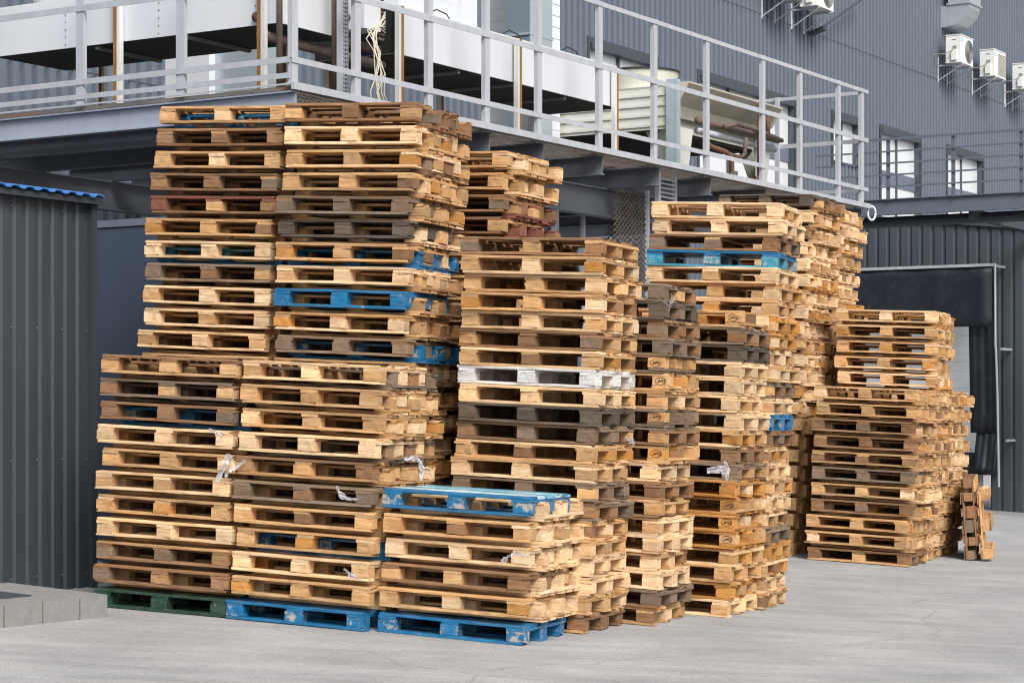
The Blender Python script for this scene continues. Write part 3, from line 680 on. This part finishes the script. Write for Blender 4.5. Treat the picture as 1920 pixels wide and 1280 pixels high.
# ---------------------------------------------------------------- pallets
rng = random.Random(5)
def board_mesh(L_, w, t, seed, wobble=.003, worn=False, cut=False):
    """a sawn board along X: chamfered section, slight bow, chipped ends; origin in its middle, bottom at z=0"""
    q = random.Random(seed); n = 9 if L_ > .3 else 3; m = MB(); c = .003 if L_ > .3 else .004
    bow = q.uniform(-1, 1) * .008 if L_ > .3 else 0; cup = q.uniform(-1, 1) * wobble
    sec = [(-w / 2 + c, 0), (w / 2 - c, 0), (w / 2, c), (w / 2, t - c), (w / 2 - c, t), (-w / 2 + c, t), (-w / 2, t - c), (-w / 2, c)]
    nz = [[q.uniform(-1, 1) for _ in range(8)] for _ in range(n + 1)]
    for i in range(n + 1):
        f = i / n; x = -L_ / 2 + L_ * f; b_ = bow * (4 * f * (1 - f)); sl = cup * math.sin(f * 5)
        for k, (y, z) in enumerate(sec):
            e = .0024 * nz[i][k]
            ex = 0
            if worn and i in (0, n) and q.random() < .35: ex = (1 if i == 0 else -1) * q.uniform(0, .03)
            m.v.append((x + ex, y + sl + e, z + b_ * .5 + e * .6))
    for i in range(n):
        for k in range(8):
            a, b2 = i * 8 + k, i * 8 + (k + 1) % 8
            m.f.append((a, b2, b2 + 8, a + 8)); m.m.append(0)
    m.f.append(tuple(reversed(range(8)))); m.m.append(0); m.f.append(tuple(range(n * 8, n * 8 + 8))); m.m.append(0)
    return m.mesh('board', M['wood'])
NV = 5
ME = {}
for key, (L_, w, t) in {'deck_wide': (1.2, .145, .022), 'deck_slim': (1.2, .10, .022), 'cross': (.8, .145, .022),
                        'foot_slim': (1.2, .10, .022), 'foot_wide': (1.2, .145, .022), 'block_slim': (.145, .10, .078), 'block_wide': (.145, .145, .078)}.items():
    ME[key] = [board_mesh(L_, w, t, hash_ * 17 + len(key) * 101 + int(w * 1000), worn=key.startswith(('deck', 'foot'))) for hash_ in range(NV)]
# burnt oval mark, mirrored lettering as the photograph has it
def mark_mesh():
    m = MB(); th = .0012; y = 0
    def stroke(a, b_, w=.0042): m.bar((-a[0], y, a[1]), (-b_[0], y, b_[1]), w, th, up=Vector((0, 1, 0)))
    N_ = 28; pts = [(.047 * math.cos(2 * math.pi * i / N_), .029 * math.sin(2 * math.pi * i / N_)) for i in range(N_ + 1)]
    for a, b_ in zip(pts, pts[1:]): stroke(a, b_, .004)
    def let(x0, segs):
        for (a, b_, c_, d) in segs: stroke((x0 + a * .016, -.011 + b_ * .022), (x0 + c_ * .016, -.011 + d * .022))
    let(-.037, [(0, 0, 0, 1), (0, 1, .9, 1), (0, .5, .7, .5), (0, 0, .9, 0)])
    let(-.017, [(0, 0, 0, 1), (0, 1, .8, .95), (.8, .95, .8, .5), (.8, .5, 0, .45)])
    let(.001, [(0, 0, .5, 1), (.5, 1, 1, 0), (.2, .38, .8, .38)])
    let(.021, [(0, 0, 0, 1), (0, 0, .9, 0)])
    return m.mesh('brand_mark', M['ink'])
MARK = mark_mesh()

def srgb(r, g, b_): return tuple(((c / 255) / 12.92 if c / 255 < .04045 else ((c / 255 + .055) / 1.055) ** 2.4) for c in (r, g, b_))
PAL = {'L': (.80, .565, .345), 'T': (.58, .355, .175), 'O': (.55, .275, .085), 'B': (.29, .165, .090), 'G': (.235, .172, .122), 'D': (.125, .098, .078),
       'U': (.008, .155, .36), 'V': (.008, .155, .36), 'W': (.72, .72, .72), 'E': (.015, .050, .028), 'C': (.05, .28, .42), 'R': (.26, .105, .075)}
LOOK = {'L': 'pale new', 'T': 'tan', 'O': 'orange tan', 'B': 'brown', 'G': 'grey brown', 'D': 'dark grey', 'U': 'bright blue painted', 'V': 'bright blue painted', 'W': 'white painted', 'E': 'green painted', 'C': 'faded teal painted', 'R': 'reddish brown'}
MIX = {'L': 'LLLLLLTT', 'T': 'TTTTTLBO', 'O': 'OOOTTTL', 'B': 'BBBBTGT', 'G': 'GGGGBBT', 'D': 'DDDDDG', 'R': 'RRBBT'}
def tone(code, q, big=False):
    if code in MIX: c = PAL[q.choice(MIX[code] if big else MIX[code][:-2] + code * 3)]
    else: c = PAL[code]
    k = q.uniform(.72, 1.14) if code in MIX else q.uniform(.92, 1.06)
    wm = q.uniform(-.05, .05) if code in MIX else 0
    return (min(1, c[0] * k * (1 + wm)), min(1, c[1] * k), min(1, c[2] * k * (1 - wm * 1.5)), 1)

LAY = []
ys5 = [.0725, .23625, .4, .56375, .7275]; yw = ['wide', 'slim', 'wide', 'slim', 'wide']
for y, w in zip(ys5, yw): LAY.append(('deck_board', 'deck_' + w, .6, y, .122, 0))
for x in (.0725, .6, 1.1275): LAY.append(('cross_board', 'cross', x, .4, .100, 90))
for x in (.0725, .6, 1.1275):
    for y, w in ((.05, 'slim'), (.4, 'wide'), (.75, 'slim')): LAY.append(('block', 'block_' + w, x, y, .022, 0))
for y, w in ((.05, 'slim'), (.4, 'wide'), (.75, 'slim')): LAY.append(('bottom_board', 'foot_' + w, .6, y, 0, 0))

hidden = MB()
COUNT = [0]
GROUP = 'wooden pallets stacked in the yard'
def pallet(origin, U, V, W, code, flip, label, q, mark=False, hide=False, swap=None, rough=1.0):
    """origin = front-left-bottom corner of its box; U long way, V short way, W up; flip = lying upside down"""
    rot = Matrix((U, V, W)).transposed().to_4x4()
    base = origin + U * .6 + V * .4
    M4 = Matrix.Translation(base) @ rot
    if flip: M4 = M4 @ Matrix.Translation((0, 0, .144)) @ Matrix.Rotation(math.pi, 4, 'X')
    if hide:
        for name, key, x, y, z, a in LAY:
            L_, w, t = {'cross': (.8, .145, .022), 'deck_wide': (1.2, .145, .022), 'foot_wide': (1.2, .145, .022), 'deck_slim': (1.2, .1, .022), 'foot_slim': (1.2, .1, .022), 'block_slim': (.145, .1, .078), 'block_wide': (.145, .145, .078)}[key]
            if a: L_, w = w, L_
            vs = []
            for k in (0, 1):
                for j in (-1, 1):
                    for i in (-1, 1): vs.append(M4 @ Vector((x - .6 + i * L_ / 2, y - .4 + j * w / 2, z + k * t)))
            hidden.add(vs, [(0, 2, 3, 1), (4, 5, 7, 6), (0, 1, 5, 4), (2, 6, 7, 3), (0, 4, 6, 2), (1, 3, 7, 5)])
        return
    root = bpy.data.objects.new('wooden_pallet', None); root.empty_display_size = .1
    root.matrix_world = M4; COL.objects.link(root); tag(root, label, 'pallet', GROUP); COUNT[0] += 1
    painted = code in 'UVWEC'
    lost = q.choice((1, 3, 2)) if q.random() < .10 and code in 'TBGD' else -1
    for idx, (name, key, x, y, z, a) in enumerate(LAY):
        if idx == lost: continue
        o = bpy.data.objects.new(name, q.choice(ME[key])); COL.objects.link(o)
        o.parent = root
        jx = q.uniform(-.008, .008) * rough; jy = q.uniform(-.004, .004) * rough; ja = 0
        if name == 'block': ja = q.gauss(0, 3.2) * rough * (2.6 if q.random() < .06 else 1); jx *= 1.4
        elif name != 'cross_board': ja = q.uniform(-.18, .18)
        fl = q.choice((0, 180)) if not (mark and name == 'block') else 0
        o.location = (x - .6 + jx, y - .4 + jy, z)
        o.rotation_euler = (0, 0, R(a + ja + fl))
        if code in 'LTOBGDR': cc = tone(code, q, name == 'block')
        else:
            cc = tone(code, q)
            if code == 'V': cc = (.52, .72, .80, 1) if key == 'deck_slim' else ((.12, .40, .58, 1) if name == 'deck_board' and y > .1 else tone('U', q))  # V: pale sky reflection on the blue deck put into the board colours
            if code == 'C' and name in ('deck_board', 'cross_board'): cc = tone('U', q)
        if painted: cc = cc[:3] + ((q.uniform(.45, 1) if name == 'block' else q.uniform(0, .5)) * (.55 if code in 'WE' else 1),)
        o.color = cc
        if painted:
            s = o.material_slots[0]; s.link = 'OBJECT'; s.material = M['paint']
        if mark and name == 'block' and x > 1 and y != .4:
            side = -1 if y < .4 else 1
            if (side > 0) == flip:
                mk = bpy.data.objects.new('brand_mark', MARK); COL.objects.link(mk); mk.parent = o
                mk.location = (0, side * .0512, .039)
                # lettering stays upright in the picture whichever way up the pallet lies
                mk.rotation_euler = (math.pi, 0, 0) if flip else (0, 0, 0)
    return root

ORD = ['top', 'second', 'third', 'fourth', 'fifth', 'sixth', 'seventh', 'eighth', 'ninth', 'tenth', 'eleventh', 'twelfth', 'thirteenth', 'fourteenth', 'fifteenth', 'sixteenth', 'seventeenth', 'eighteenth', 'nineteenth', 'twentieth', 'twenty-first', 'twenty-second', 'twenty-third', 'twenty-fourth', 'twenty-fifth', 'twenty-sixth', 'twenty-seventh']
def stack(cx, d, theta, layers, desc, pitch_s=.149, pitch_p=.190, drift=(0, 0), seed=1, jit=.026, marks=(), twist=0, visible=99, pos=None, nest=(.18, .222)):
    """cx, d: picture column and distance of the near bottom corner; layers listed from the top down"""
    q = random.Random(seed * 131)
    X = (cx - 960) / F * d if pos is None else pos[0]; Y = d if pos is None else pos[1]
    base = Vector((X, Y, gz(X, Y) + .004))
    h = 0; n = len(layers)
    for k in range(n - 1, -1, -1):
        ly = layers[k]; f = h
        th = R(theta + twist * h + q.uniform(-1.2, 1.2) * (jit / .018))
        u = Vector((math.cos(th), -math.sin(th), 0)); u = (u - GN * u.dot(GN)).normalized(); v = GN.cross(u).normalized()
        # small lean from worn boards
        org = base + GN * h + u * (drift[0] * h + q.uniform(-jit, jit)) + v * (drift[1] * h + q.uniform(-jit, jit) * .7) - u * 1.2
        tw = R(q.uniform(-.25, .25)); W = (GN + u * tw * .6).normalized(); uu = (u - W * u.dot(W)).normalized(); vv = W.cross(uu)
        hid = k >= visible
        mk = k in marks
        if len(ly) == 1:
            lab = f"{LOOK[ly[0]]} pallet, {ORD[k]}{' one' if k == 0 else ' from top'}, {desc}"
            fl = (k in marks)
            if k == n - 1 or not fl: pallet(org, uu, vv, W, ly[0], False, lab, q, mark=mk, hide=hid)
            else: pallet(org, uu, vv, W, ly[0], True, lab, q, mark=mk, hide=hid)
            h += pitch_s
        else:
            o2 = q.uniform(*nest); du = q.uniform(-.01, .065)
            pallet(org + vv * o2 + uu * du, uu, vv, W, ly[1], True, f"lower upturned {LOOK[ly[1]]} pallet, {ORD[k]} pair, {desc}", q, hide=hid)
            pallet(org + W * .0428, uu, vv, W, ly[0], False, f"upper {LOOK[ly[0]]} pallet, {ORD[k]} pair, {desc}", q, hide=hid, mark=mk)
            h += pitch_p
    return h

def S(txt): return txt.split()
stack(425, 16.238, 21, S('BB GG BU LT TT LT TB LT BG BT E'), 'stack beside the shed', pitch_p=0.1855, seed=1)
stack(0, 0.0, 22, S('TU BB TG BB RB TT LC GB LT LT LB TG') + ['TT'] * 9 + ['T'], 'leftmost tall stack', pitch_p=0.1892, seed=2, visible=12, pos=(-2.212, 17.315), drift=(.045, 0))
stack(688, 15.753, 23, S('LG TT TT LG BT GT TT TU LT TL U'), 'stack second from the shed', pitch_p=0.1855, seed=3)
stack(0, 0.0, 23, S('BB LT TB TT GT DL TU LT UT TT GU TB GT TB TL TO LT') + ['TT'] * 4 + ['T'], 'tallest stack under platform corner', pitch_p=0.1892, seed=4, visible=17, pos=(-0.941, 16.684), nest=(.16, .22))
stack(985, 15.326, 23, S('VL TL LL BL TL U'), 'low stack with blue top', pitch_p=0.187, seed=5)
stack(0, 0.0, 24.5, S('B T T T L B T W L D G T T G G T T L L T B'), 'centre stack with the white pallet', pitch_s=0.146, seed=6, pos=(0.582, 16.17))
stack(0, 0.0, 26, S('TT TT BR BR TT') + ['TT'] * 14 + ['T', 'T'], 'stack behind the centre one', pitch_p=0.1885, seed=7, visible=5, pos=(-0.225, 17.751))
stack(1227, 16.878, 24, S('G D B G G T T G G T L B B L L T L G T'), 'stack just right of centre', pitch_s=0.1458, seed=8, jit=.03, marks=(4, 5, 7, 9))
stack(1368, 17.751, 24, S('T G D L L L L T B G O O O O T T O L'), 'stack with stamped orange pallets', pitch_s=0.1448, seed=9, jit=.026, marks=(0, 11, 12, 13))
stack(1431, 18.488, 21, S('L L B C L T T O O L T G L U B T L T L T G O T L T'), 'tall stack with teal pallet', pitch_s=0.144, seed=10, jit=.028, drift=(.0, 0))
stack(0, 0.0, 28, S('DB LT BL LL LT LO TL LT LL BT LT LL OL LT') + ['TT'] * 7 + ['T', 'T'], 'tall stack under platform end', pitch_p=0.190, seed=11, jit=.03, visible=14, pos=(3.356, 24.832), nest=(.17, .22))
stack(0, 0.0, 28, S('LT LL OT LT BL LT LO') + ['TT'] * 14 + ['T', 'T'], 'farthest tall stack', pitch_p=0.187, seed=12, jit=.03, visible=7, pos=(3.832, 25.802), nest=(.17, .22))
stack(1700, 23.765, 26, S('TT TT BT BT TT GT TL BT TT TT B'), 'front stack by loading dock', pitch_p=0.187, seed=13, drift=(.02, 0))
stack(0, 0.0, 23, S('LO TT TT TT LO TT LT LO TT LT TT LL TT LT TL T'), 'middle stack by loading dock', pitch_p=0.187, seed=14, pos=(4.895, 24.638))
stack(0, 0.0, 26, S('TT LT TT LT LL LT TT LT TT LT T'), 'rear stack by loading dock', pitch_p=0.187, seed=15, pos=(5.257, 25.559))
tag(hidden.build('pallet_pile', M['wood'], loc=(0, 20, 0)), 'mass of pallets filling the stacks behind the front ones', kind='stuff').color = PAL['T'] + (1,)
# three pallets standing on edge, leaning on the last stack
q = random.Random(77)
y0 = 25.17
Uv = Vector((.245, .97, 0)).normalized(); up = (ZV + Vector((-.07, 0, 0))).normalized(); Uv = (Uv - up * Uv.dot(up)).normalized(); nn = Uv.cross(up)
org = Vector((5.45, y0, gz(5.45, y0) + .01))
pallet(org, Uv, up, nn, 'G', True, 'grey brown pallet stood on its edge against the rear dock stack', q)
pallet(org + nn * .045 - up * .0 + Uv * .02 + up * .16, Uv, up, nn, 'B', False, 'brown pallet on edge between the two others leaning by the loading dock', q)
pallet(org + nn * .195, Uv, up, nn, 'T', True, 'pale tan pallet stood on edge, outermost beside the loading dock', q)
print('pallets', COUNT[0])

# ---------------------------------------------------------------- torn plastic film caught in the stacks
def scrap(px, py, d, strands, label, seed=0):
    q = random.Random(seed + 900); root = thing('film_scrap', ((px - 960) / F * d, d, z_at(py, Vector((0, d, 0)))), label, 'plastic film', 'scraps of torn plastic film')
    for pts, w in strands:
        m = MB(); P3 = [Vector(((px + a - 960) / F * d, d + q.uniform(-.02, .02), z_at(py + b_, Vector((0, d, 0))))) for a, b_ in pts]
        # resample
        fine = []
        for a, b_ in zip(P3, P3[1:]):
            for k in range(4): fine.append(a.lerp(b_, k / 4) + Vector((q.uniform(-.004, .004), q.uniform(-.012, .012), q.uniform(-.004, .004))))
        fine.append(P3[-1]); nf = 5; b0 = 0
        for i, p in enumerate(fine):
            dd = (fine[min(i + 1, len(fine) - 1)] - fine[max(i - 1, 0)]).normalized(); sd_ = dd.cross(Vector((0, 1, 0))).normalized()
            ww = w * .62 * (.6 + .5 * math.sin(math.pi * (i + .5) / len(fine))) * q.uniform(.75, 1.2)
            for k in range(nf): m.v.append(tuple(p + sd_ * ww * (k / (nf - 1) - .5) + Vector((0, q.uniform(-.012, .012), 0))))
        for i in range(len(fine) - 1):
            for k in range(nf - 1): a = i * nf + k; m.f.append((a, a + 1, a + nf + 1, a + nf)); m.m.append(0)
        m.build('strand', M['film'], root)
scrap(435, 868, 16.15, [([(-8, -18), (-12, 0), (-28, 35)], .07), ([(-14, 25), (0, 12), (24, -5)], .045), ([(-8, -16), (0, -10), (-2, 2)], .04)], 'large white torn film hanging between the two left front stacks', 1)
scrap(405, 812, 16.2, [([(-14, -8), (0, 0), (15, 2)], .04), ([(2, -4), (12, 8)], .03)], 'small white film wisp high on the stack beside the shed', 2)
scrap(775, 868, 15.91, [([(-17, -8), (0, -10), (12, -4)], .055), ([(8, -10), (16, 10), (14, 32)], .06)], 'grey film hanging at the right corner of the second stack', 3)
scrap(650, 925, 15.67, [([(-19, -14), (-12, 6), (6, 10), (24, 10)], .04), ([(-16, -4), (2, 10)], .05)], 'white film flap caught on a grey pallet block', 4)
scrap(662, 1078, 15.62, [([(-18, -12), (-6, -2), (16, 10)], .035), ([(-10, -2), (4, 2)], .05)], 'small white film shred low on the second stack', 5)
scrap(963, 1045, 15.25, [([(-24, 6), (-10, -2), (6, -8), (24, -4)], .03), ([(-22, 6), (-12, 2)], .06)], 'white film knot on the low stack with the blue top', 6)
scrap(1182, 827, 16.39, [([(-10, -8), (0, 0), (8, 6)], .035), ([(2, -6), (6, 4)], .04)], 'tiny white film scrap on the centre stack', 7)
scrap(1258, 568, 16.68, [([(2, -18), (0, 0), (-4, 14)], .016), ([(-24, -10), (-10, 0), (-2, 10)], .012), ([(0, 2), (8, -12)], .016)], 'thin white film threads on the darkest upper pallet', 8)
scrap(1350, 880, 17.56, [([(-24, 2), (0, 0), (14, 2)], .10), ([(8, -16), (14, 0), (12, 20)], .06)], 'clear grey film wrapped round a pallet of the stamped stack', 9)
